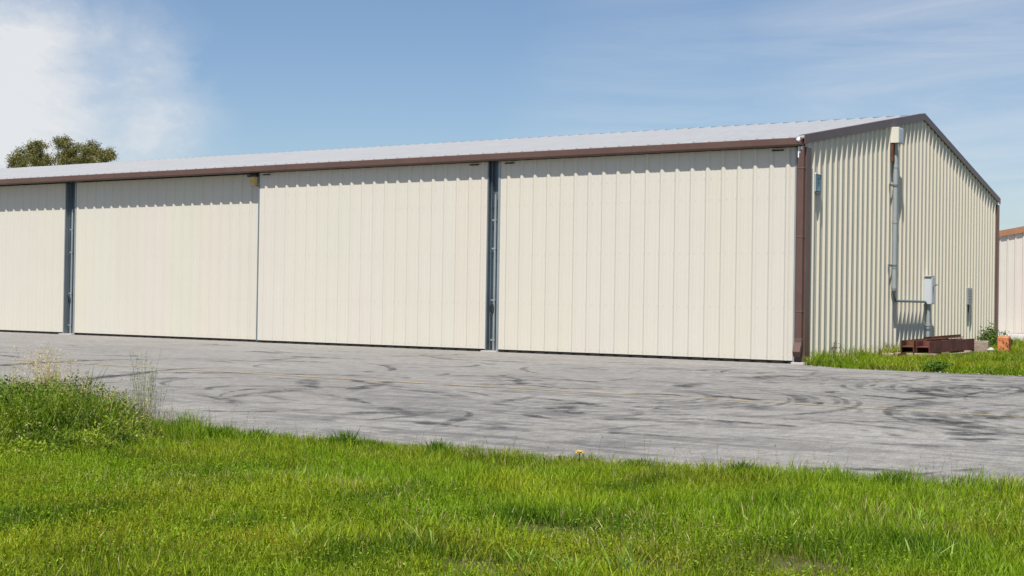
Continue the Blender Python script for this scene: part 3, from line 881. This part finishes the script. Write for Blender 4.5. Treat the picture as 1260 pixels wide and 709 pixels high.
class Veg:
    def __init__(s): s.V = []; s.T = []; s.C = []; s.n = 0

    def add(s, V, T, C): s.V.append(V); s.T.append(T + s.n); s.C.append(C); s.n += len(V)

    def blades(s, x, y, z, h, w, lean, col, curve=0.5):
        """one bent, tapered blade per point: 7 vertices, 5 triangles"""
        n = len(x)
        a = RNG.random(n) * 2 * np.pi; f = RNG.random(n) * 2 * np.pi
        dx, dy = np.cos(a), np.sin(a); wx, wy = np.cos(f) * w / 2, np.sin(f) * w / 2
        V = np.zeros((n, 7, 3))
        for i, (u, ww) in enumerate(((0, 0.8), (0.42, 1.0), (0.76, 0.7))):
            off = lean * h * (u * (1 - curve) + curve * u * u)
            hz = h * u * (1 - 0.25 * lean * u)
            for k, sgn in ((0, -1), (1, 1)):
                V[:, i * 2 + k, 0] = x + dx * off + sgn * wx * ww
                V[:, i * 2 + k, 1] = y + dy * off + sgn * wy * ww
                V[:, i * 2 + k, 2] = z + hz
        V[:, 6, 0] = x + dx * lean * h; V[:, 6, 1] = y + dy * lean * h; V[:, 6, 2] = z + h * (1 - 0.25 * lean)
        t = np.array([[0, 1, 3], [0, 3, 2], [2, 3, 5], [2, 5, 4], [4, 5, 6]])
        T = (t[None] + (np.arange(n) * 7)[:, None, None]).reshape(-1, 3)
        s.add(V.reshape(-1, 3), T, np.repeat(col, 7, 0))

    def leaves(s, P, size, col, up=0.5, aspect=0.55):
        """small pointed leaves (4 vertices) of random direction"""
        n = len(P)
        d = RNG.normal(size=(n, 3)); d[:, 2] = d[:, 2] * 0.6 + up; d /= np.linalg.norm(d, axis=1)[:, None]
        r = RNG.normal(size=(n, 3)); sdir = np.cross(d, r); sdir /= np.linalg.norm(sdir, axis=1)[:, None]
        sz = (size * (0.6 + 0.8 * RNG.random(n)))[:, None]
        V = np.stack([P, P + d * sz * 0.5 + sdir * sz * aspect * 0.5, P + d * sz, P + d * sz * 0.5 - sdir * sz * aspect * 0.5], 1)
        T = (np.array([[0, 1, 2], [0, 2, 3]])[None] + (np.arange(n) * 4)[:, None, None]).reshape(-1, 3)
        s.add(V.reshape(-1, 3), T, np.repeat(col, 4, 0))

    def stems(s, A, B, r, col):
        """three-sided thin stems from A to B"""
        n = len(A); V = np.zeros((n, 6, 3))
        for k in range(3):
            o = np.array([math.cos(k * 2.094), math.sin(k * 2.094), 0]) * r
            V[:, k] = A + o; V[:, 3 + k] = B + o * 0.5
        t = np.array([[0, 1, 4], [0, 4, 3], [1, 2, 5], [1, 5, 4], [2, 0, 3], [2, 3, 5]])
        T = (t[None] + (np.arange(n) * 6)[:, None, None]).reshape(-1, 3)
        s.add(V.reshape(-1, 3), T, np.repeat(col, 6, 0))

    def build(s, name, mat, loc=(0, 0, 0), parent=None):
        return mesh_np(name, np.concatenate(s.V), np.concatenate(s.T), np.concatenate(s.C), mat, loc, parent)


def mixcol(a, b, f): return np.asarray(a)[None] * (1 - f[:, None]) + np.asarray(b)[None] * f[:, None]


GREEN, DEEP, YEL, STRAW = (0.212, 0.328, 0.018), (0.066, 0.142, 0.010), (0.360, 0.395, 0.026), (0.50, 0.42, 0.20)


def lawn_tint(x, y, straw=0.05):
    n = len(x)
    big = vnoise(x, y, 0.9, 21); mid = vnoise(x, y, 0.25, 22); fine = RNG.random(n)
    f = np.clip((big - 0.35) * 1.3 + (mid - 0.5) * 0.7 + (fine - 0.5) * 0.8, 0, 1)
    c = mixcol(GREEN, YEL, f)
    d = np.clip((vnoise(x, y, 0.45, 23) - 0.55) * 2.2 + (RNG.random(n) - 0.5) * 0.8, 0, 1)
    c = c * (1 - d[:, None]) + np.asarray(DEEP)[None] * d[:, None]
    ol = np.clip((vnoise(x, y, 1.1, 26) * 0.6 + vnoise(x, y, 0.33, 27) * 0.4 - 0.52) * 4.0, 0, 0.62) * RNG.random(n)
    c = c * (1 - ol[:, None]) + np.asarray((0.29, 0.255, 0.03))[None] * ol[:, None]
    dry = RNG.random(n) < straw * (0.4 + 2.2 * np.clip(vnoise(x, y, 0.6, 24) - 0.45, 0, 1) * 2)
    c[dry] = np.asarray(STRAW) * (0.6 + 0.7 * RNG.random((dry.sum(), 1)))
    return c * (0.55 + 0.9 * RNG.random((n, 1)))


def sample_rect(n, x0, x1, y0, y1): return x0 + (x1 - x0) * RNG.random(n), y0 + (y1 - y0) * RNG.random(n)


BARE = [(5.18, -17.25, 0.20, 0.10), (6.47, -17.35, 0.22, 0.10), (5.4, -18.15, 0.15, 0.08), (2.9, -16.4, 0.12, 0.10), (5.95, -17.75, 0.14, 0.06)]


def bare(x, y):
    m = np.zeros(len(x))
    for cx, cy, rx, ry in BARE:
        m = np.maximum(m, np.clip(1.5 - np.sqrt(((x - cx) / (rx * 1.3)) ** 2 + ((y - cy) / (ry * 1.8)) ** 2) * 1.1, 0, 1))
    return m


lawn = Veg()
# the view's own wedge of lawn is densest; beyond it the blades are fewer
for n, box, far_ok in ((420000, (-0.5, 9.5, -20.2, -14.0), False), (90000, (-9, 16, -24.5, -13.0), True)):
    x, y = sample_rect(n, *box)
    keep = y < near_edge(x) + 0.05 - 0.10 * RNG.random(n)
    dxy = np.stack([x - CAM.x, y - CAM.y], 1); dist = np.linalg.norm(dxy, axis=1)
    side = np.abs(dxy @ np.array([cr.x, cr.y])) / np.maximum(dxy @ np.array([cw.x, cw.y]), 0.1)
    inview = (side < 0.46) & (dist > 4.3)
    keep &= (~inview if far_ok else inview)
    keep &= RNG.random(n) > bare(x, y) * 0.9
    keep &= RNG.random(n) < 0.35 + 0.9 * vnoise(x, y, 0.12, 31)
    keep &= dist > 0.9
    x, y = x[keep], y[keep]; m = len(x)
    hgt = (0.018 + 0.040 * vnoise(x, y, 0.5, 33) + 0.032 * RNG.random(m)) * (1 + 0.6 * (vnoise(x, y, 0.11, 34) > 0.78))
    edge = np.clip((y - near_edge(x) + 0.5) / 0.5, 0, 1); hgt *= 1 - 0.35 * np.clip((-16.3 - y) / 1.5, 0, 1) * vnoise(x, y, 0.7, 44) ** 0.5; hgt = hgt * (1 + 0.35 * edge) * (1 - 0.5 * bare(x, y))
    w = 0.0026 + 0.0026 * RNG.random(m)
    if far_ok: w *= 2.2
    lawn.blades(x, y, np.full(m, -0.03), hgt + 0.03, w, 0.08 + 0.60 * RNG.random(m), lawn_tint(x, y))
# broader leaves low in the sward
x, y = sample_rect(150000, -0.5, 9.5, -20, -14.2)
keep = (y < near_edge(x) - 0.08) & (vnoise(x, y, 0.4, 41) + 0.35 * np.clip((-16.2 - y) / 1.5, -0.5, 1) > 0.55) & (RNG.random(150000) > bare(x, y))
x, y = x[keep], y[keep]; m = len(x)
c = mixcol((0.12, 0.235, 0.010), (0.29, 0.38, 0.025), RNG.random(m)) * (0.5 + 0.7 * RNG.random((m, 1)))
lawn.leaves(np.stack([x, y, 0.005 + 0.045 * RNG.random(m)], 1), 0.0125, c, 0.35, 0.5)
# thin flower stems and taller tufts along the asphalt edge
x = -2 + 14 * RNG.random(420); y = near_edge(x) - 0.02 - 0.35 * RNG.random(420) ** 2
A = np.stack([x, y, np.full(420, -0.02)], 1); hh = 0.08 + 0.15 * RNG.random(420) ** 3
B = A + np.stack([(RNG.random(420) - 0.5) * 0.14, (RNG.random(420) - 0.5) * 0.10, hh], 1)
dk = mixcol((0.16, 0.17, 0.05), (0.40, 0.36, 0.20), RNG.random(420))
lawn.stems(A, B, 0.0011, dk)
for k in range(4): lawn.leaves(B - (B - A) * (k * 0.09), 0.016, dk * 0.9, 0.8, 0.3)
for cx, ht in ((2.45, 0.16), (3.15, 0.13), (2.62, 0.10), (1.5, 0.16), (1.75, 0.14), (4.6, 0.10), (5.2, 0.11), (6.1, 0.11)):
    m = 420; a = RNG.normal(size=m) * 0.10; b_ = RNG.normal(size=m) * 0.05
    x = cx + a; y = near_edge(x) - 0.10 + b_
    lawn.blades(x, y, np.full(m, -0.02), ht * (0.6 + 0.6 * RNG.random(m)) * np.exp(-(a / 0.14) ** 2), 0.005 + 0.003 * RNG.random(m), 0.2 + 0.5 * RNG.random(m), mixcol((0.06, 0.13, 0.012), (0.15, 0.24, 0.02), RNG.random(m)))
# small tufts that have crept into the broken edge of the asphalt
for _ in range(95):
    cx = random.uniform(-1.5, 9.5); cy = float(near_edge(cx)) + abs(random.gauss(0.0, 0.16)); m = random.randint(12, 60)
    x = cx + RNG.normal(size=m) * 0.05; y = cy + RNG.normal(size=m) * 0.025
    lawn.blades(x, y, np.full(m, -0.01), random.uniform(0.03, 0.085) * (0.5 + 0.7 * RNG.random(m)), 0.003 + 0.003 * RNG.random(m), 0.2 + 0.7 * RNG.random(m), lawn_tint(x, y, 0.25))
# broad pale tussocks
for cx, cy, ht in ((5.98, -17.95, 0.16), (5.80, -18.10, 0.12), (5.55, -18.0, 0.12), (6.9, -17.0, 0.12), (5.0, -17.9, 0.10), (4.6, -17.3, 0.10), (4.55, -18.2, 0.11), (3.6, -16.6, 0.10), (6.6, -16.1, 0.10), (7.3, -16.4, 0.10)):
    m = 22; x = cx + RNG.normal(size=m) * 0.04; y = cy + RNG.normal(size=m) * 0.04
    lawn.blades(x, y, np.full(m, -0.02), ht * (0.6 + 0.6 * RNG.random(m)), 0.005 + 0.003 * RNG.random(m), 0.3 + 0.6 * RNG.random(m), mixcol((0.18, 0.32, 0.03), (0.34, 0.45, 0.12), RNG.random(m)))
tag(lawn.build('grass', M['blade']), kind='stuff')

# grass strip beside the gable wall
strip = Veg()
n = 95000
x = 0.30 + 9.7 * RNG.random(n) ** 1.15; y = -1.3 + 19.6 * RNG.random(n) ** 1.35
keep = (y > far_edge(x) + 0.02 + 0.1 * RNG.random(n)) & (y < 18.0 + 0.3 * RNG.random(n)) & (x > 0.31)
keep &= ~((x > 0.7) & (x < 1.4) & (y > 4.1) & (y < 7.8)) & ~((x > 1.53) & (x < 1.83) & (y > 8.85) & (y < 9.16))
x, y = x[keep], y[keep]; m = len(x)
hh = 0.06 + 0.09 * vnoise(x, y, 0.5, 51) + 0.06 * RNG.random(m)
hh *= np.where(x < 0.65, 1.2 + 0.9 * (vnoise(x, y, 0.3, 52) > 0.6), 1.0) * np.clip((y - far_edge(x)) / 0.5 + 0.35, 0.35, 1)
c = lawn_tint(x, y, 0.06) * 0.85
strip.blades(x, y, np.full(m, -0.03), hh + 0.02, 0.006 + 0.008 * RNG.random(m), 0.2 + 0.8 * RNG.random(m), c)
n = 9000
x = -6 + 6.3 * RNG.random(n); y = 15.3 + 2.8 * RNG.random(n)
strip.blades(x, y, np.full(n, -0.03), 0.08 + 0.12 * RNG.random(n), 0.012 + 0.008 * RNG.random(n), 0.2 + 0.8 * RNG.random(n), lawn_tint(x, y))
tag(strip.build('grass', M['blade']), kind='stuff')

# the tall weeds at the left, with their dry heads
weeds = Veg()


def weed_h(x, y):
    """height of the weed mass above ground over its footprint"""
    r_edge = np.interp(y, [-17.6, -17.0, -16.2, -15.4, -14.9], [1.05, 1.60, 1.50, 0.88, 0.3])
    side = np.clip((r_edge - x) / 0.95, 0, 1) ** 0.8
    front = np.clip((y + 17.5) / 0.8, 0, 1)
    lump = 0.11 + 0.33 * vnoise(x, y, 0.33, 61) ** 1.2 + 0.13 * vnoise(x, y, 0.13, 66)
    return side * front * lump


def ground_pts(n, x0=-6.0, x1=1.5, y0=-17.6, y1=-15.05):
    x, y = sample_rect(n, x0, x1, y0, y1)
    k = (weed_h(x, y) > 0.02) & (y < near_edge(x) + 0.05)
    # behind the left edge of the frame they thin out
    k &= RNG.random(n) < np.where(x > -3.0, 1.0, 0.35)
    return x[k], y[k]


x, y = ground_pts(60000); m = len(x); H = weed_h(x, y) + 0.05
f = np.clip(RNG.random(m) * 0.75 + (vnoise(x, y, 0.30, 62) - 0.45) * 1.3, 0, 1)
c = mixcol((0.045, 0.105, 0.008), (0.26, 0.36, 0.03), f) * (0.6 + 0.8 * RNG.random((m, 1)))
dry = RNG.random(m) < 0.05 + 0.30 * np.clip((y + 16.1) / 0.8, 0, 1) * (vnoise(x, y, 0.35, 64) > 0.42)
c[dry] = np.asarray((0.55, 0.46, 0.22)) * (0.5 + 0.7 * RNG.random((dry.sum(), 1)))
weeds.blades(x, y, np.full(m, -0.03), H * (0.35 + 0.85 * RNG.random(m)), 0.003 + 0.004 * RNG.random(m), 0.1 + 0.75 * RNG.random(m), c)
x, y = ground_pts(130000); m = len(x); H = weed_h(x, y)
z = H * (0.10 + 0.85 * RNG.random(m) ** 0.7)
f = np.clip(vnoise(x, y, 0.22, 63) * 1.4 - 0.35 + 0.4 * (RNG.random(m) - 0.5), 0, 1)
c = mixcol((0.030, 0.075, 0.007), (0.26, 0.33, 0.03), f)
dry = RNG.random(m) < 0.03 + 0.35 * np.clip((y + 16.0) / 0.8, 0, 1) * (vnoise(x, y, 0.35, 64) > 0.42)
c[dry] = np.asarray((0.50, 0.42, 0.20)) * (0.5 + 0.6 * RNG.random((dry.sum(), 1)))
weeds.leaves(np.stack([x + RNG.normal(size=m) * 0.01, y, z], 1), 0.024, c, 0.45, 0.42)
# looser tall grass trailing off to the right along the asphalt edge
n = 9000; x = 0.2 + 2.6 * RNG.random(n) ** 1.6; y = near_edge(x) + 0.02 - 0.45 * RNG.random(n) ** 1.5
weeds.blades(x, y, np.full(n, -0.03), (0.24 - 0.065 * (x - 0.2)) * (0.4 + 0.8 * RNG.random(n)) * (0.5 + 0.8 * vnoise(x, y, 0.2, 68)), 0.003 + 0.003 * RNG.random(n), 0.1 + 0.6 * RNG.random(n),
             mixcol((0.07, 0.15, 0.008), (0.27, 0.38, 0.02), RNG.random(n)))
tag(weeds.build('weeds', M['leaf']), kind='stuff')

straw = Veg()


def stalks(n, cx, cy, sx, sy, h0, h1, col0, col1, seed_size, seeds=14, r=0.0014):
    x = cx + RNG.normal(size=n) * sx; y = cy + RNG.normal(size=n) * sy
    k = y < near_edge(x) + 0.1; x, y = x[k], y[k]; n = len(x)
    A = np.stack([x, y, np.full(n, -0.02)], 1); h = h0 + (h1 - h0) * RNG.random(n)
    h = h * np.exp(-(((x - cx) / (sx * 2.2)) ** 2) * 0.6)
    B = A + np.stack([RNG.normal(size=n) * 0.05, RNG.normal(size=n) * 0.05, h], 1)
    c = mixcol(col0, col1, RNG.random(n))
    straw.stems(A, B, r, c)
    for k in range(seeds):
        u = 1 - 0.45 * RNG.random(n) ** 1.3
        P = A + (B - A) * u[:, None] + RNG.normal(size=(n, 3)) * 0.014 * np.array([1, 1, 0.6])
        straw.leaves(P, seed_size, c * (0.8 + 0.4 * RNG.random((n, 1))), 0.3, 0.42)


stalks(130, -0.62, -15.34, 0.15, 0.14, 0.36, 0.68, (0.52, 0.43, 0.22), (0.68, 0.58, 0.36), 0.017, 18)
stalks(300, -0.15, -15.38, 0.48, 0.17, 0.22, 0.48, (0.46, 0.38, 0.19), (0.60, 0.50, 0.30), 0.015, 12)
stalks(60, -1.4, -15.2, 0.30, 0.14, 0.30, 0.50, (0.22, 0.24, 0.08), (0.45, 0.40, 0.2), 0.012, 8)
stalks(40, 0.60, -15.42, 0.055, 0.05, 0.45, 0.66, (0.13, 0.19, 0.04), (0.30, 0.31, 0.13), 0.013, 12)
stalks(60, 0.62, -15.45, 0.20, 0.07, 0.16, 0.42, (0.12, 0.18, 0.04), (0.32, 0.32, 0.14), 0.012, 8)
stalks(50, 1.2, -15.45, 0.35, 0.06, 0.10, 0.30, (0.12, 0.17, 0.04), (0.34, 0.31, 0.15), 0.012, 6)
stalks(120, 0.2, -16.1, 0.55, 0.35, 0.18, 0.36, (0.40, 0.36, 0.15), (0.52, 0.46, 0.24), 0.016, 8)
tag(straw.build('dry_grass', M['straw']), kind='stuff')

# single plants
DX, DY = 4.19, -15.12
dnd = empty('dandelion', (DX, DY, 0), 'yellow dandelion flower at the grass edge in front of the asphalt', 'flower')
P0 = Vector((DX, DY, -0.04))
MB().tube([P0 + Vector((0, 0, -0.02)), P0 + Vector((0.006, 0, 0.06)), P0 + Vector((0.004, 0, 0.115))], 0.003, 6).build('stem', M['blade'], dnd)
mb = MB()
for ring_r, el, m_ in ((0.030, 0.25, 18), (0.024, 0.7, 14), (0.014, 1.15, 10)):
    for k in range(m_):
        a = 2 * math.pi * (k + random.random() * 0.4) / m_
        d = Vector((math.cos(a) * math.cos(el), math.sin(a) * math.cos(el), math.sin(el))); s_ = Vector((-math.sin(a), math.cos(a), 0))
        o_ = P0 + Vector((0.004, 0, 0.117)); t_ = 0.0025
        mb.add([o_, o_ + d * ring_r * 0.7 + s_ * 0.005, o_ + d * ring_r * 1.25, o_ + d * ring_r * 0.7 - s_ * 0.005], [(0, 1, 2, 3)])
mb.build('bloom', M['petal'], dnd)
at = dnd.children[0].data.attributes.new('tint', 'FLOAT_COLOR', 'POINT'); at.data.foreach_set('color', [0.12, 0.2, 0.02, 1] * len(dnd.children[0].data.vertices))


def shrub(name, x, y, h, rad, nleaf, size, c0, c1, label, cat='plant', nst=9):
    root = empty(name, (x, y, 0), label, cat)
    st = Veg(); n = nst
    A = np.tile(np.array([[x, y, -0.03]]), (n, 1)) + RNG.normal(size=(n, 3)) * np.array([0.02, 0.02, 0])
    an = RNG.random(n) * 6.283; rr = rad * np.sqrt(RNG.random(n))
    B = np.stack([x + rr * np.cos(an), y + rr * np.sin(an), h * (1 - 0.55 * (rr / rad) ** 2) * (0.75 + 0.25 * RNG.random(n))], 1)
    st.stems(A, B, 0.006, np.tile(np.array([[0.09, 0.08, 0.03]]), (n, 1)))
    st.build('stems', M['leaf'], root.location, root)
    lv = Veg(); k = RNG.integers(0, n, nleaf); u = 0.25 + 0.75 * RNG.random(nleaf)
    P = A[k] + (B[k] - A[k]) * u[:, None] + RNG.normal(size=(nleaf, 3)) * rad * 0.16
    P[:, 2] = np.maximum(P[:, 2], 0.0)
    lv.leaves(P, size, mixcol(c0, c1, RNG.random(nleaf)), 0.3, 0.45)
    lv.build('foliage', M['leaf'], root.location, root)
    return root


shrub('weed_bush', 0.62, 12.9, 0.62, 0.38, 900, 0.075, (0.05, 0.105, 0.015), (0.13, 0.20, 0.03), 'leafy green bush growing against the rear brown corner of the hangar', 'bush', 16)
shrub('dry_weed', 0.36, 1.55, 0.46, 0.13, 110, 0.035, (0.06, 0.06, 0.02), (0.12, 0.12, 0.04), 'thin dark upright weed at the foot of the gable wall near the front corner', 'weed', 6)
shrub('dry_weed', 0.37, 3.05, 0.34, 0.08, 60, 0.032, (0.06, 0.07, 0.02), (0.14, 0.14, 0.05), 'small thin weed at the foot of the gable wall, halfway to the conduit', 'weed', 4)
shrub('leafy_weed', 2.72, -0.74, 0.15, 0.26, 300, 0.07, (0.035, 0.085, 0.012), (0.09, 0.17, 0.025), 'dark green leafy weed clump at the asphalt edge of the grass strip', 'weed', 14)

# ------------------------------------------------------------------ tree behind the hangar
T = 130.0


def far_pt(px_, py_, depth=T):
    return CAM + cw * depth + cr * (depth * (px_ - 630) / 1655.73) - cu * (depth * (py_ - 354.5) / 1655.73)


S = T / 1655.73
tb = far_pt(78, 200); tree = empty('tree', (tb.x, tb.y, 0), 'olive green spreading tree rising behind the far end of the hangar roof', 'tree')
tp = Vector((tb.x, tb.y, 0))
mb = MB().tube([tp + Vector((0, 0, -0.2)), tp + Vector((0.1, 0, 3.0)), tp + Vector((-0.1, 0.1, 6.5))], [0.55, 0.42, 0.34], 12)
lobes = [(20, 196, 11), (35, 190, 15), (46, 183, 12), (50, 197, 11), (72, 177, 8), (80, 174, 7), (79, 196, 12), (88, 184, 12), (98, 192, 15), (114, 182, 10), (117, 194, 14), (130, 191, 10), (136, 190, 6), (45, 208, 26), (90, 210, 27), (115, 207, 20), (20, 205, 12)]
centres = []
for lx, ly, lr in lobes:
    c = far_pt(lx, ly, T + random.uniform(-2.5, 2.5)); centres.append((c, lr * S))
    b0 = tp + Vector((-0.1, 0.1, 6.3)); mid = b0.lerp(c, 0.55) + Vector((random.uniform(-.4, .4), random.uniform(-.4, .4), -0.3))
    mb.tube([b0, mid, c], [0.20, 0.11, 0.03], 7)
mb.build('trunk', M['bark'], tree)
cv = Veg()
for c, rr in centres:
    ncl = int(26 * (rr / 0.9) ** 2) + 10
    for _ in range(ncl):
        d = RNG.normal(size=3); d /= np.linalg.norm(d); q = np.array(c) + d * rr * (0.35 + 0.65 * RNG.random() ** 0.5) * np.array([1, 1, 0.85])
        m = 50; P = q[None] + RNG.normal(size=(m, 3)) * 0.17
        base = mixcol((0.105, 0.115, 0.042), (0.27, 0.245, 0.085), np.full(m, RNG.random())) * (0.75 + 0.5 * RNG.random((m, 1)))
        cv.leaves(P, 0.15, base, 0.1, 0.5)
cv.build('crown', M['leaf'], tree.location, tree)
